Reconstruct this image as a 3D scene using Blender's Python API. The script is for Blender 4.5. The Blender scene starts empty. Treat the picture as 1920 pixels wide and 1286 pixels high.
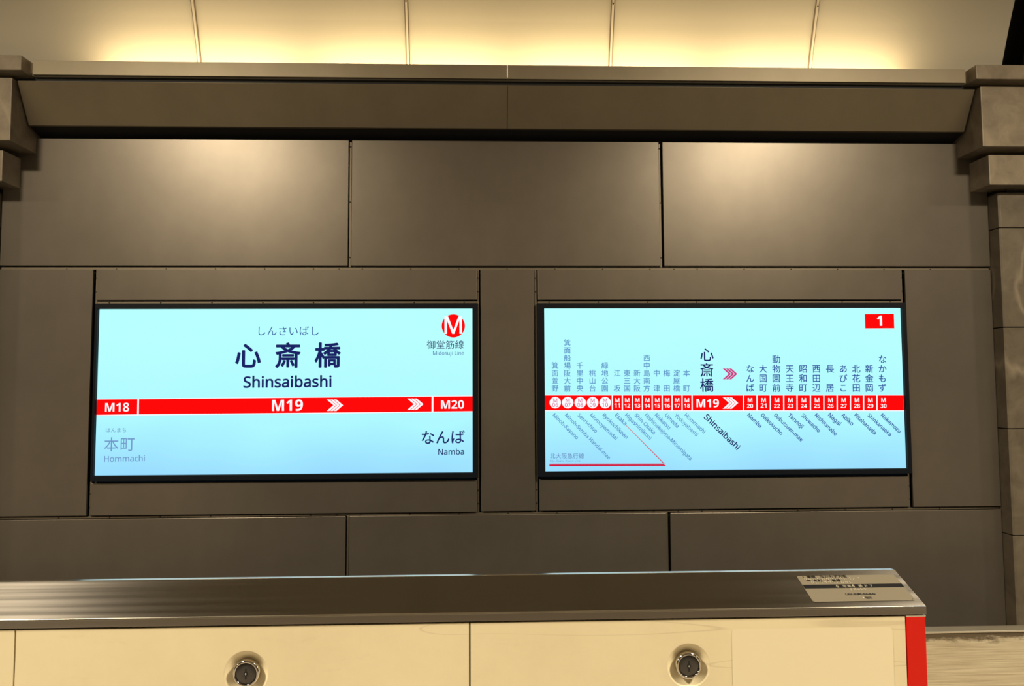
import bpy, bmesh, math, random
from mathutils import Vector, Matrix
random.seed(7)
S = bpy.context.scene
COL = S.collection

# ---------------------------------------------------------------- camera
cam = bpy.data.cameras.new('camera')
cam.sensor_fit = 'HORIZONTAL'; cam.sensor_width = 36.0
cam.lens = 36.0 * 1300.0 / 1920.0
cam.clip_start = 0.05; cam.clip_end = 100
cam_o = bpy.data.objects.new('camera', cam); COL.objects.link(cam_o)
yaw, pitch, roll = 0.0317812, 0.0568903, -0.0048082
fwd = Vector((math.sin(yaw) * math.cos(pitch), math.cos(yaw) * math.cos(pitch), math.sin(pitch)))
rgt = Vector((math.cos(yaw), -math.sin(yaw), 0)); upv = rgt.cross(fwd)
r2 = rgt * math.cos(roll) + upv * math.sin(roll); u2 = upv * math.cos(roll) - rgt * math.sin(roll)
M = Matrix((r2, u2, -fwd)).transposed().to_4x4(); M.translation = Vector((0, 0, 1.6))
cam_o.matrix_world = M
S.camera = cam_o

# ---------------------------------------------------------------- world, exposure, lights
S.view_settings.view_transform = 'Standard'; S.view_settings.look = 'None'
S.view_settings.gamma = 1.0; S.view_settings.use_curve_mapping = False
S.view_settings.exposure = 0.0
world = bpy.data.worlds.new('world'); S.world = world; world.use_nodes = True
bg = world.node_tree.nodes['Background']
bg.inputs['Color'].default_value = (1.0, 0.93, 0.85, 1); bg.inputs['Strength'].default_value = 0.06

def lamp(name, loc, power, radius, color):
    l = bpy.data.lights.new(name, 'AREA'); l.shape = 'DISK'; l.size = radius * 2; l.energy = power; l.color = color; l.spread = math.radians(158)
    o = bpy.data.objects.new(name, l); o.location = loc; COL.objects.link(o); return o

# hanging platform lamps (under the vault, above and behind the viewer), shining down; the outer pair is unseen, added along the row for fill
for x, p in ((-3.25, 450), (3.3, 450), (-9.75, 340), (9.75, 340)):
    lamp('platform_and_fill_light', (x, 0.0, 4.95), p, 0.4, (1.0, 0.87, 0.62))
# fluorescent tubes of the cove behind the cornice
for x in (-1.796, -0.507, 0.762, 2.037):
    l = bpy.data.lights.new('cove_tube_light', 'AREA'); l.shape = 'RECTANGLE'; l.size = 1.18; l.size_y = 0.03
    l.energy = 7.8; l.color = (1.0, 0.78, 0.42)
    o = bpy.data.objects.new('cove_tube_light', l); o.location = (x, 4.19, 3.455)
    o.rotation_euler = (math.radians(180 - 8), 0, 0); COL.objects.link(o)

# ---------------------------------------------------------------- helpers
def lin(c):
    return tuple((v / 255 / 12.92) if v / 255 <= 0.04045 else ((v / 255 + 0.055) / 1.055) ** 2.4 for v in c)

def mat(name, base=(0.5, 0.5, 0.5), rough=0.5, metal=0.0, spec=None, aniso=0.0):
    m = bpy.data.materials.new(name); m.use_nodes = True
    b = m.node_tree.nodes['Principled BSDF']
    b.inputs['Base Color'].default_value = (*base, 1); b.inputs['Roughness'].default_value = rough
    b.inputs['Metallic'].default_value = metal
    if spec is not None: b.inputs['Specular IOR Level'].default_value = spec
    if aniso: b.inputs['Anisotropic'].default_value = aniso
    return m

def nd(m, t, **kw):
    n = m.node_tree.nodes.new(t)
    for k, v in kw.items():
        if hasattr(n, k): setattr(n, k, v)
        else: n.inputs[k].default_value = v
    return n

def ln(m, a, b): m.node_tree.links.new(a, b)

def coords(m, scale=(1, 1, 1)):
    t = nd(m, 'ShaderNodeTexCoord'); mp = nd(m, 'ShaderNodeMapping'); mp.inputs['Scale'].default_value = scale
    ln(m, t.outputs['Object'], mp.inputs['Vector']); return mp.outputs['Vector']

def ramp(m, fac, stops):
    r = nd(m, 'ShaderNodeValToRGB'); e = r.color_ramp.elements
    while len(e) < len(stops): e.new(0.5)
    for k, (p, c) in enumerate(stops): e[k].position = p; e[k].color = (*c, 1)
    ln(m, fac, r.inputs['Fac']); return r.outputs['Color']

def bsdf(m): return m.node_tree.nodes['Principled BSDF']

def emis(name, color, strength=1.0):
    m = bpy.data.materials.new(name); m.use_nodes = True; nt = m.node_tree
    for n in list(nt.nodes): nt.nodes.remove(n)
    o = nt.nodes.new('ShaderNodeOutputMaterial'); e = nt.nodes.new('ShaderNodeEmission')
    e.inputs['Color'].default_value = (*color, 1); e.inputs['Strength'].default_value = strength
    nt.links.new(e.outputs[0], o.inputs[0]); return m

def obj(name, bm, m, parent=None, smooth=False, bevel=0.0, seg=2, loc=None):
    me = bpy.data.meshes.new(name)
    bmesh.ops.recalc_face_normals(bm, faces=bm.faces)
    if loc is not None: bmesh.ops.translate(bm, verts=bm.verts, vec=-Vector(loc))
    bm.to_mesh(me); bm.free()
    for x in (m if isinstance(m, (list, tuple)) else [m]): me.materials.append(x)
    if smooth:
        for p in me.polygons: p.use_smooth = True
    o = bpy.data.objects.new(name, me); COL.objects.link(o)
    if loc is not None: o.location = loc
    if parent is not None:
        o.parent = parent
        o.matrix_parent_inverse = Matrix.Translation(-Vector(parent_world(parent)))
    if bevel:
        b = o.modifiers.new('bevel', 'BEVEL'); b.width = bevel; b.segments = seg; b.limit_method = 'ANGLE'
        b.harden_normals = False
    return o

def parent_world(p):
    v = Vector(p.location); q = p
    return v if q.parent is None else Vector((0, 0, 0)) + v

def thing(name, label, cat, loc, kind=None, group=None):
    o = bpy.data.objects.new(name, None); o.location = loc; o.empty_display_size = 0.1; COL.objects.link(o)
    o['label'] = label; o['category'] = cat
    if kind: o['kind'] = kind
    if group: o['group'] = group
    return o

def box(bm, x0, x1, y0, y1, z0, z1):
    v = [bm.verts.new(p) for p in ((x0, y0, z0), (x1, y0, z0), (x1, y1, z0), (x0, y1, z0), (x0, y0, z1), (x1, y0, z1), (x1, y1, z1), (x0, y1, z1))]
    for f in ((0, 3, 2, 1), (4, 5, 6, 7), (0, 1, 5, 4), (1, 2, 6, 5), (2, 3, 7, 6), (3, 0, 4, 7)): bm.faces.new([v[i] for i in f])

def B(*a):
    bm = bmesh.new(); box(bm, *a); return bm

def prism_x(profile, x0, x1, bm=None):
    """closed (y, z) outline swept from x0 to x1"""
    bm = bm or bmesh.new()
    a = [bm.verts.new((x0, y, z)) for y, z in profile]; b = [bm.verts.new((x1, y, z)) for y, z in profile]
    n = len(profile)
    for i in range(n): bm.faces.new((a[i], a[(i + 1) % n], b[(i + 1) % n], b[i]))
    bm.faces.new(a); bm.faces.new(b[::-1]); return bm

def prism_z(outline, z0, z1, bm=None):
    bm = bm or bmesh.new()
    a = [bm.verts.new((x, y, z0)) for x, y in outline]; b = [bm.verts.new((x, y, z1)) for x, y in outline]
    n = len(outline)
    for i in range(n): bm.faces.new((a[i], a[(i + 1) % n], b[(i + 1) % n], b[i]))
    bm.faces.new(a[::-1]); bm.faces.new(b); return bm

def lathe_y(profile, cx, cy, cz, n=48, bm=None):
    """(r, y) profile turned about a line along y through (cx, cz); y grows towards the wall"""
    bm = bm or bmesh.new(); rings = []
    for r, y in profile:
        if r < 1e-6: rings.append([bm.verts.new((cx, cy + y, cz))])
        else: rings.append([bm.verts.new((cx + r * math.cos(2 * math.pi * k / n), cy + y, cz + r * math.sin(2 * math.pi * k / n))) for k in range(n)])
    for a, b in zip(rings, rings[1:]):
        for k in range(n):
            p = [a[k % len(a)], a[(k + 1) % n % len(a)], b[(k + 1) % n % len(b)], b[k % len(b)]]
            q = []
            for t in p:
                if t not in q: q.append(t)
            if len(q) > 2: bm.faces.new(q)
    return bm

# ---- lettering: the built-in font, turned into flat mesh print
def humanist(s, bold):
    o = ''
    for c in s:
        if 'A' <= c <= 'Z': o += chr((0x1D5D4 if bold else 0x1D5A0) + ord(c) - 65)
        elif 'a' <= c <= 'z': o += chr((0x1D5EE if bold else 0x1D5BA) + ord(c) - 97)
        elif '0' <= c <= '9': o += chr((0x1D7EC if bold else 0x1D7E2) + ord(c) - 48)
        else: o += c
    return o
_glyph = {}
def glyph(s):
    """mesh data (verts, faces, bounds) of a string at size 1"""
    if s not in _glyph:
        cu = bpy.data.curves.new('print_font', 'FONT'); cu.body = s; cu.size = 1; cu.resolution_u = 3
        t = bpy.data.objects.new('print_font', cu); COL.objects.link(t)
        dg = bpy.context.evaluated_depsgraph_get(); dg.update()
        me = bpy.data.meshes.new_from_object(t.evaluated_get(dg))
        vs = [(v.co.x, v.co.y) for v in me.vertices]; fs = [tuple(p.vertices) for p in me.polygons]
        bpy.data.objects.remove(t); bpy.data.curves.remove(cu); bpy.data.meshes.remove(me)
        xs = [v[0] for v in vs] or [0]; ys = [v[1] for v in vs] or [0]
        _glyph[s] = (vs, fs, (min(xs), max(xs), min(ys), max(ys)))
    return _glyph[s]

def stamp(bm, s, f, wt, em):
    """put string s into bm; f maps glyph (x, y) to a point; wt thickens the strokes by that many hundredths of an em"""
    vs, fs, _ = glyph(s)
    d = wt * 0.011
    offs = [(0, 0)] if not wt else [(d * math.cos(k * math.pi / 4), d * math.sin(k * math.pi / 4)) for k in range(8)]
    for dx, dy in offs:
        v = [bm.verts.new(f(x + dx, y + dy)) for x, y in vs]
        for p in fs:
            if len(set(p)) == len(p): bm.faces.new([v[i] for i in p])

def add_print(bm, items, pt):
    """items in sign coordinates (x, z); pt(x, z, layer) gives the world point"""
    for it in items:
        if it[0] == 'c':
            _, c, x, z, em, wt = it
            stamp(bm, c, lambda a, b: pt(x + (a - 0.5) * em, z + (b - 0.36) * em), wt, em)
        elif it[0] == 'l':
            _, s, x0, z0, x1, z1, bold, wt = it
            s = humanist(s, bold); bx0, bx1 = glyph(s)[2][:2]
            L = math.hypot(x1 - x0, z1 - z0); ux, uz = (x1 - x0) / L, (z1 - z0) / L; k = L / (bx1 - bx0)
            stamp(bm, s, lambda a, b: pt(x0 + ((a - bx0) * ux - b * uz) * k, z0 + ((a - bx0) * uz + b * ux) * k), wt, k)
        else:
            v = [bm.verts.new(pt(x, z)) for x, z in it[1]]; bm.faces.new(v)
NAME_PRINT = [
    ('reading_line', 'hiragana reading line in blue', 'ink_blue', [('c', 'し', -1.4006, 1.9225, 0.0631, 0), ('c', 'ん', -1.3359, 1.9223, 0.0631, 0), ('c', 'さ', -1.2712, 1.9221, 0.0632, 0), ('c', 'い', -1.2063, 1.922, 0.0633, 0), ('c', 'ば', -1.1414, 1.9218, 0.0633, 0), ('c', 'し', -1.0765, 1.9217, 0.0634, 0)]),
    ('station_name', 'large dark kanji station name', 'ink_navy', [('c', '心', -1.4789, 1.769, 0.1614, 2), ('c', '斎', -1.2367, 1.7698, 0.1619, 2), ('c', '橋', -0.9953, 1.7705, 0.1625, 2)]),
    ('roman_name', 'dark roman station name', 'ink_navy', [('l', 'Shinsaibashi', -1.5014, 1.5771, -0.9723, 1.5794, 0, 2)]),
    ('route_band', 'red route band across the sign', 'red', [('p', [(-2.3774, 1.5097), (-2.1371, 1.5106), (-2.1364, 1.4186), (-2.3779, 1.4159)]), ('p', [(-2.1276, 1.5106), (-0.3591, 1.5161), (-0.3596, 1.4228), (-2.1268, 1.4185)]), ('p', [(-0.3486, 1.5161), (-0.1051, 1.517), (-0.1046, 1.4245), (-0.3488, 1.4227)])]),
    ('band_edge', 'white edge lines of the red band', 'white', [('p', [(-2.3775, 1.5136), (-0.1051, 1.521), (-0.1051, 1.517), (-2.3774, 1.5097)]), ('p', [(-2.3779, 1.4159), (-0.1046, 1.4245), (-0.1046, 1.4193), (-2.3777, 1.4108)]), ('p', [(-2.1371, 1.5106), (-2.1276, 1.5106), (-2.1268, 1.4175), (-2.1363, 1.4176)]), ('p', [(-0.3591, 1.5161), (-0.3486, 1.5161), (-0.3488, 1.4221), (-0.3596, 1.4221)])]),
    ('station_number', 'white station number on red band', 'white', [('l', 'M19', -1.3287, 1.4336, -1.142, 1.4347, 1, 0)]),
    ('previous_station_number', 'white number of the previous station', 'white', [('l', 'M18', -2.3278, 1.4355, -2.1851, 1.4359, 1, 0)]),
    ('next_station_number', 'white number of the next station', 'white', [('l', 'M20', -0.3015, 1.441, -0.1609, 1.4412, 1, 0)]),
    ('direction_chevrons', 'white triple chevrons beside the station number', 'white', [('p', [(-0.999, 1.502), (-0.9823, 1.502), (-0.9412, 1.4665), (-0.9816, 1.4315), (-0.9983, 1.4316), (-0.9578, 1.4666)]), ('p', [(-0.9776, 1.5019), (-0.9609, 1.5018), (-0.9198, 1.4663), (-0.9602, 1.4313), (-0.9769, 1.4314), (-0.9364, 1.4664)]), ('p', [(-0.9562, 1.5018), (-0.9395, 1.5017), (-0.8983, 1.4662), (-0.9388, 1.4312), (-0.9555, 1.4313), (-0.915, 1.4663)])]),
    ('direction_chevrons', 'white triple chevrons near the next station number', 'white', [('p', [(-0.5088, 1.5052), (-0.4923, 1.5051), (-0.4517, 1.4698), (-0.492, 1.435), (-0.5085, 1.4351), (-0.4682, 1.4699)]), ('p', [(-0.4876, 1.5051), (-0.471, 1.505), (-0.4305, 1.4697), (-0.4708, 1.4349), (-0.4873, 1.435), (-0.447, 1.4698)]), ('p', [(-0.4664, 1.505), (-0.4498, 1.5049), (-0.4092, 1.4696), (-0.4496, 1.4347), (-0.4661, 1.4348), (-0.4258, 1.4697)])]),
    ('previous_reading', 'small grey hiragana reading', 'ink_pale', [('c', 'ほ', -2.3072, 1.3234, 0.0317, 0), ('c', 'ん', -2.275, 1.3235, 0.0317, 0), ('c', 'ま', -2.2427, 1.3236, 0.0317, 0), ('c', 'ち', -2.2104, 1.3237, 0.0317, 0)]),
    ('previous_station_name', 'pale kanji name of the previous station', 'ink_pale', [('c', '本', -2.2843, 1.2375, 0.0918, 0), ('c', '町', -2.1894, 1.239, 0.0919, 0)]),
    ('previous_roman_name', 'pale roman name of the previous station', 'ink_pale', [('l', 'Hommachi', -2.3241, 1.1347, -2.0839, 1.1372, 0, 1)]),
    ('next_station_name', 'navy hiragana name of the next station', 'ink_navy', [('c', 'な', -0.3827, 1.2652, 0.0896, 1), ('c', 'ん', -0.2915, 1.2662, 0.0897, 1), ('c', 'ば', -0.2002, 1.2671, 0.0898, 1)]),
    ('next_roman_name', 'navy roman name of the next station', 'ink_navy', [('l', 'Namba', -0.3175, 1.1613, -0.1611, 1.1613, 0, 1)]),
    ('line_emblem', 'red round emblem with white letter M', 'red', [('p', [(-0.1545, 1.9508), (-0.1554, 1.9621), (-0.158, 1.9731), (-0.1623, 1.9836), (-0.1682, 1.9933), (-0.1755, 2.0019), (-0.1841, 2.0093), (-0.1937, 2.0153), (-0.2041, 2.0196), (-0.2151, 2.0223), (-0.2263, 2.0232), (-0.2376, 2.0223), (-0.2485, 2.0197), (-0.2589, 2.0154), (-0.2685, 2.0095), (-0.2771, 2.0021), (-0.2844, 1.9935), (-0.2903, 1.9839), (-0.2946, 1.9734), (-0.2972, 1.9624), (-0.2981, 1.9511), (-0.2972, 1.9399), (-0.2945, 1.9289), (-0.2902, 1.9184), (-0.2843, 1.9088), (-0.277, 1.9001), (-0.2685, 1.8928), (-0.2589, 1.8869), (-0.2485, 1.8825), (-0.2375, 1.8798), (-0.2263, 1.8789), (-0.2151, 1.8798), (-0.2042, 1.8824), (-0.1938, 1.8867), (-0.1842, 1.8926), (-0.1756, 1.8999), (-0.1683, 1.9085), (-0.1624, 1.9181), (-0.1581, 1.9285), (-0.1554, 1.9395)])]),
    ('emblem_letter', 'white letter of the emblem', 'white', [('l', 'M', -0.2789, 1.9038, -0.1737, 1.9042, 0, 1)]),
    ('line_name', 'kanji line name', 'ink_navy', [('c', '御', -0.3626, 1.8338, 0.0568, 0), ('c', '堂', -0.3045, 1.8339, 0.0568, 0), ('c', '筋', -0.2464, 1.8341, 0.0569, 0), ('c', '線', -0.1882, 1.8342, 0.0569, 0)]),
    ('line_roman_name', 'small roman line name', 'ink_blue', [('l', 'Midosuji Line', -0.351, 1.7715, -0.1606, 1.7715, 0, 0)]),
]
MAP_PRINT = [
    ('stop_name', 'pale stop name', 'ink_mid', [('c', '箕', 0.4023, 1.7031, 0.0444, 1), ('c', '面', 0.4019, 1.656, 0.0444, 1), ('c', '萱', 0.4015, 1.609, 0.0443, 1), ('c', '野', 0.4011, 1.562, 0.0443, 1)]),
    ('roman_stop_name', 'pale roman stop name', 'ink_mid', [('l', 'Minoh-Kayano', 0.3841, 1.3946, 0.5303, 1.2472, 0, 2)]),
    ('stop_name', 'pale stop name', 'ink_mid', [('c', '箕', 0.4801, 1.8445, 0.0445, 1), ('c', '面', 0.4797, 1.7972, 0.0445, 1), ('c', '船', 0.4793, 1.75, 0.0445, 1), ('c', '場', 0.4788, 1.7028, 0.0444, 1), ('c', '阪', 0.4784, 1.6557, 0.0444, 1), ('c', '大', 0.4779, 1.6086, 0.0444, 1), ('c', '前', 0.4775, 1.5616, 0.0444, 1)]),
    ('roman_stop_name', 'pale roman stop name', 'ink_mid', [('l', 'Minoh-Semba Handai-mae', 0.4596, 1.3941, 0.7269, 1.1233, 0, 2)]),
    ('stop_name', 'pale stop name', 'ink_mid', [('c', '千', 0.5564, 1.7025, 0.0445, 1), ('c', '里', 0.5559, 1.6553, 0.0445, 1), ('c', '中', 0.5555, 1.6082, 0.0444, 1), ('c', '央', 0.555, 1.5612, 0.0444, 1)]),
    ('roman_stop_name', 'pale roman stop name', 'ink_mid', [('l', 'Senri-chuo', 0.5371, 1.3933, 0.6487, 1.2862, 0, 2)]),
    ('stop_name', 'pale stop name', 'ink_mid', [('c', '桃', 0.6346, 1.655, 0.0445, 1), ('c', '山', 0.6341, 1.6079, 0.0445, 1), ('c', '台', 0.6335, 1.5608, 0.0445, 1)]),
    ('roman_stop_name', 'pale roman stop name', 'ink_mid', [('l', 'Momoyamadai', 0.6146, 1.3927, 0.7722, 1.2423, 0, 2)]),
    ('stop_name', 'pale stop name', 'ink_mid', [('c', '緑', 0.7119, 1.7018, 0.0446, 1), ('c', '地', 0.7114, 1.6546, 0.0446, 1), ('c', '公', 0.7108, 1.6075, 0.0445, 1), ('c', '園', 0.7102, 1.5604, 0.0445, 1)]),
    ('roman_stop_name', 'pale roman stop name', 'ink_mid', [('l', 'Ryokuchikoen', 0.6921, 1.3925, 0.8372, 1.248, 0, 2)]),
    ('stop_name', 'pale stop name', 'ink_mid', [('c', '江', 0.7879, 1.6543, 0.0446, 1), ('c', '坂', 0.7866, 1.56, 0.0446, 1)]),
    ('roman_stop_name', 'pale roman stop name', 'ink_mid', [('l', 'Esaka', 0.7698, 1.3921, 0.831, 1.331, 0, 2)]),
    ('stop_name', 'pale stop name', 'ink_mid', [('c', '東', 0.8501, 1.654, 0.0447, 1), ('c', '三', 0.8495, 1.6068, 0.0446, 1), ('c', '国', 0.8488, 1.5597, 0.0446, 1)]),
    ('roman_stop_name', 'pale roman stop name', 'ink_mid', [('l', 'Higashimikuni', 0.832, 1.3917, 0.9833, 1.2408, 0, 2)]),
    ('stop_name', 'pale stop name', 'ink_mid', [('c', '新', 0.9125, 1.6538, 0.0447, 1), ('c', '大', 0.9117, 1.6065, 0.0447, 1), ('c', '阪', 0.911, 1.5594, 0.0446, 1)]),
    ('roman_stop_name', 'pale roman stop name', 'ink_mid', [('l', 'Shin-Osaka', 0.8912, 1.3913, 1.0088, 1.2744, 0, 2)]),
    ('stop_name', 'pale stop name', 'ink_mid', [('c', '西', 0.9747, 1.7481, 0.0448, 1), ('c', '中', 0.9739, 1.7008, 0.0448, 1), ('c', '島', 0.9732, 1.6535, 0.0447, 1), ('c', '南', 0.9724, 1.6063, 0.0447, 1), ('c', '方', 0.9717, 1.5591, 0.0447, 1)]),
    ('roman_stop_name', 'pale roman stop name', 'ink_mid', [('l', 'Nishinakajima-Minamigata', 0.9553, 1.3909, 1.2334, 1.113, 0, 2)]),
    ('stop_name', 'pale stop name', 'ink_mid', [('c', '中', 1.0359, 1.6532, 0.0448, 1), ('c', '津', 1.0344, 1.5588, 0.0447, 1)]),
    ('roman_stop_name', 'pale roman stop name', 'ink_mid', [('l', 'Nakatsu', 1.0171, 1.3905, 1.1028, 1.3046, 0, 2)]),
    ('stop_name', 'pale stop name', 'ink_mid', [('c', '梅', 1.0981, 1.653, 0.0448, 1), ('c', '田', 1.0964, 1.5585, 0.0448, 1)]),
    ('roman_stop_name', 'pale roman stop name', 'ink_mid', [('l', 'Umeda', 1.0801, 1.3902, 1.1559, 1.3134, 0, 2)]),
    ('stop_name', 'pale stop name', 'ink_mid', [('c', '淀', 1.1603, 1.6527, 0.0449, 1), ('c', '屋', 1.1594, 1.6054, 0.0448, 1), ('c', '橋', 1.1586, 1.5581, 0.0448, 1)]),
    ('roman_stop_name', 'pale roman stop name', 'ink_mid', [('l', 'Yodoyabashi', 1.1408, 1.3895, 1.274, 1.2602, 0, 2)]),
    ('stop_name', 'pale stop name', 'ink_mid', [('c', '本', 1.2226, 1.6524, 0.0449, 1), ('c', '町', 1.2208, 1.5578, 0.0448, 1)]),
    ('roman_stop_name', 'pale roman stop name', 'ink_mid', [('l', 'Hommachi', 1.2034, 1.3889, 1.3215, 1.2783, 0, 2)]),
    ('current_stop_name', 'large navy name of the current stop', 'ink_navy', [('c', '心', 1.3527, 1.7661, 0.0891, 1), ('c', '斎', 1.3507, 1.6707, 0.089, 1), ('c', '橋', 1.3487, 1.5764, 0.0889, 1)]),
    ('current_roman_name', 'navy slanting roman name of the current stop', 'ink_navy', [('l', 'Shinsaibashi', 1.3241, 1.3756, 1.5278, 1.1748, 0, 2)]),
    ('stop_name', 'navy stop name', 'ink_blue', [('c', 'な', 1.6233, 1.6775, 0.0539, 1), ('c', 'ん', 1.6219, 1.6183, 0.0539, 1), ('c', 'ば', 1.6204, 1.5591, 0.0539, 1)]),
    ('roman_stop_name', 'navy roman stop name', 'ink_blue', [('l', 'Namba', 1.5963, 1.3863, 1.6749, 1.3104, 0, 2)]),
    ('stop_name', 'navy stop name', 'ink_blue', [('c', '大', 1.7053, 1.6771, 0.054, 1), ('c', '国', 1.7038, 1.6179, 0.054, 1), ('c', '町', 1.7022, 1.5587, 0.0539, 1)]),
    ('roman_stop_name', 'navy roman stop name', 'ink_blue', [('l', 'Daikokucho', 1.6827, 1.3858, 1.8065, 1.2638, 0, 2)]),
    ('stop_name', 'navy stop name', 'ink_blue', [('c', '動', 1.7913, 1.7362, 0.0541, 1), ('c', '物', 1.7897, 1.6768, 0.0541, 1), ('c', '園', 1.7881, 1.6175, 0.054, 1), ('c', '前', 1.7865, 1.5583, 0.054, 1)]),
    ('roman_stop_name', 'navy roman stop name', 'ink_blue', [('l', 'Dobutsuen-mae', 1.7659, 1.3852, 1.9319, 1.2237, 0, 2)]),
    ('stop_name', 'navy stop name', 'ink_blue', [('c', '天', 1.8745, 1.6764, 0.0541, 1), ('c', '王', 1.8729, 1.6171, 0.0541, 1), ('c', '寺', 1.8712, 1.5579, 0.0541, 1)]),
    ('roman_stop_name', 'navy roman stop name', 'ink_blue', [('l', 'Tennoji', 1.8538, 1.3845, 1.9378, 1.3053, 0, 2)]),
    ('stop_name', 'navy stop name', 'ink_blue', [('c', '昭', 1.9595, 1.6761, 0.0542, 1), ('c', '和', 1.9578, 1.6167, 0.0542, 1), ('c', '町', 1.956, 1.5574, 0.0541, 1)]),
    ('roman_stop_name', 'navy roman stop name', 'ink_blue', [('l', 'Showacho', 1.9378, 1.3843, 2.0434, 1.2784, 0, 2)]),
    ('stop_name', 'navy stop name', 'ink_blue', [('c', '西', 2.0439, 1.6757, 0.0543, 1), ('c', '田', 2.0421, 1.6163, 0.0542, 1), ('c', '辺', 2.0403, 1.557, 0.0542, 1)]),
    ('roman_stop_name', 'navy roman stop name', 'ink_blue', [('l', 'Nishitanabe', 2.0226, 1.3837, 2.1497, 1.258, 0, 2)]),
    ('stop_name', 'navy stop name', 'ink_blue', [('c', '長', 2.1297, 1.6754, 0.0543, 1), ('c', '居', 2.126, 1.5566, 0.0543, 1)]),
    ('roman_stop_name', 'navy roman stop name', 'ink_blue', [('l', 'Nagai', 2.1064, 1.3826, 2.1757, 1.32, 0, 2)]),
    ('stop_name', 'navy stop name', 'ink_blue', [('c', 'あ', 2.2146, 1.675, 0.0544, 1), ('c', 'び', 2.2127, 1.6155, 0.0544, 1), ('c', 'こ', 2.2108, 1.5561, 0.0543, 1)]),
    ('roman_stop_name', 'navy roman stop name', 'ink_blue', [('l', 'Abiko', 2.19, 1.3824, 2.2557, 1.3195, 0, 2)]),
    ('stop_name', 'navy stop name', 'ink_blue', [('c', '北', 2.2973, 1.6747, 0.0545, 1), ('c', '花', 2.2953, 1.6151, 0.0544, 1), ('c', '田', 2.2933, 1.5557, 0.0544, 1)]),
    ('roman_stop_name', 'navy roman stop name', 'ink_blue', [('l', 'Kitahanada', 2.2738, 1.3819, 2.3979, 1.2628, 0, 2)]),
    ('stop_name', 'navy stop name', 'ink_blue', [('c', '新', 2.3807, 1.6743, 0.0545, 1), ('c', '金', 2.3787, 1.6148, 0.0545, 1), ('c', '岡', 2.3766, 1.5553, 0.0545, 1)]),
    ('roman_stop_name', 'navy roman stop name', 'ink_blue', [('l', 'Shinkanaoka', 2.3577, 1.3813, 2.4951, 1.2522, 0, 2)]),
    ('stop_name', 'navy stop name', 'ink_blue', [('c', 'な', 2.4664, 1.7337, 0.0547, 1), ('c', 'か', 2.4643, 1.674, 0.0546, 1), ('c', 'も', 2.4621, 1.6144, 0.0546, 1), ('c', 'ず', 2.46, 1.5549, 0.0545, 1)]),
    ('roman_stop_name', 'navy roman stop name', 'ink_blue', [('l', 'Nakamozu', 2.4416, 1.3808, 2.5562, 1.2715, 0, 2)]),
    ('heading_chevrons', 'thin magenta triple chevron', 'magenta', [('p', [(1.4507, 1.6802), (1.4661, 1.6801), (1.503, 1.6467), (1.4646, 1.6137), (1.4492, 1.6137), (1.4876, 1.6468)]), ('p', [(1.4704, 1.6801), (1.4858, 1.6801), (1.5227, 1.6466), (1.4843, 1.6136), (1.4689, 1.6136), (1.5073, 1.6467)]), ('p', [(1.4902, 1.68), (1.5055, 1.68), (1.5424, 1.6465), (1.504, 1.6135), (1.4886, 1.6136), (1.527, 1.6466)])]),
    ('route_band', 'red route band of the map', 'red', [('p', [(0.3357, 1.5196), (2.5936, 1.5071), (2.5935, 1.414), (0.336, 1.4277)])]),
    ('band_divider', 'white dividers of the red band', 'white', [('p', [(0.3357, 1.5242), (2.5938, 1.5118), (2.5936, 1.5071), (0.3357, 1.5196)]), ('p', [(0.336, 1.4277), (2.5935, 1.414), (2.5933, 1.4087), (0.336, 1.4225)]), ('p', [(0.7526, 1.5173), (0.7603, 1.5173), (0.7594, 1.4251), (0.7518, 1.4252)]), ('p', [(0.8151, 1.517), (0.8227, 1.517), (0.8218, 1.4248), (0.8141, 1.4248)]), ('p', [(0.8773, 1.5167), (0.8849, 1.5166), (0.8839, 1.4244), (0.8762, 1.4244)]), ('p', [(0.9398, 1.5163), (0.9475, 1.5163), (0.9464, 1.424), (0.9387, 1.4241)]), ('p', [(1.0011, 1.516), (1.0088, 1.516), (1.0076, 1.4236), (1.0, 1.4237)]), ('p', [(1.0635, 1.5157), (1.0712, 1.5156), (1.0699, 1.4233), (1.0622, 1.4233)]), ('p', [(1.1252, 1.5153), (1.1329, 1.5153), (1.1316, 1.4229), (1.1239, 1.4229)]), ('p', [(1.188, 1.515), (1.1957, 1.515), (1.1943, 1.4225), (1.1866, 1.4226)]), ('p', [(1.2509, 1.5147), (1.2586, 1.5146), (1.2571, 1.4221), (1.2494, 1.4222)]), ('p', [(1.5747, 1.5129), (1.5825, 1.5129), (1.5806, 1.4202), (1.5728, 1.4202)]), ('p', [(1.6595, 1.5125), (1.6672, 1.5124), (1.6652, 1.4197), (1.6575, 1.4197)]), ('p', [(1.7433, 1.512), (1.7511, 1.512), (1.7489, 1.4192), (1.7412, 1.4192)]), ('p', [(1.8279, 1.5115), (1.8357, 1.5115), (1.8335, 1.4186), (1.8257, 1.4187)]), ('p', [(1.9123, 1.5111), (1.9201, 1.5111), (1.9177, 1.4181), (1.91, 1.4182)]), ('p', [(1.9971, 1.5106), (2.0049, 1.5106), (2.0025, 1.4176), (1.9947, 1.4177)]), ('p', [(2.082, 1.5102), (2.0898, 1.5101), (2.0873, 1.4171), (2.0795, 1.4172)]), ('p', [(2.1667, 1.5097), (2.1745, 1.5097), (2.1719, 1.4166), (2.1641, 1.4166)]), ('p', [(2.2512, 1.5093), (2.259, 1.5092), (2.2562, 1.4161), (2.2484, 1.4161)]), ('p', [(2.335, 1.5088), (2.3429, 1.5088), (2.34, 1.4156), (2.3322, 1.4156)]), ('p', [(2.42, 1.5084), (2.4279, 1.5083), (2.4249, 1.4151), (2.4171, 1.4151)])]),
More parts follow.
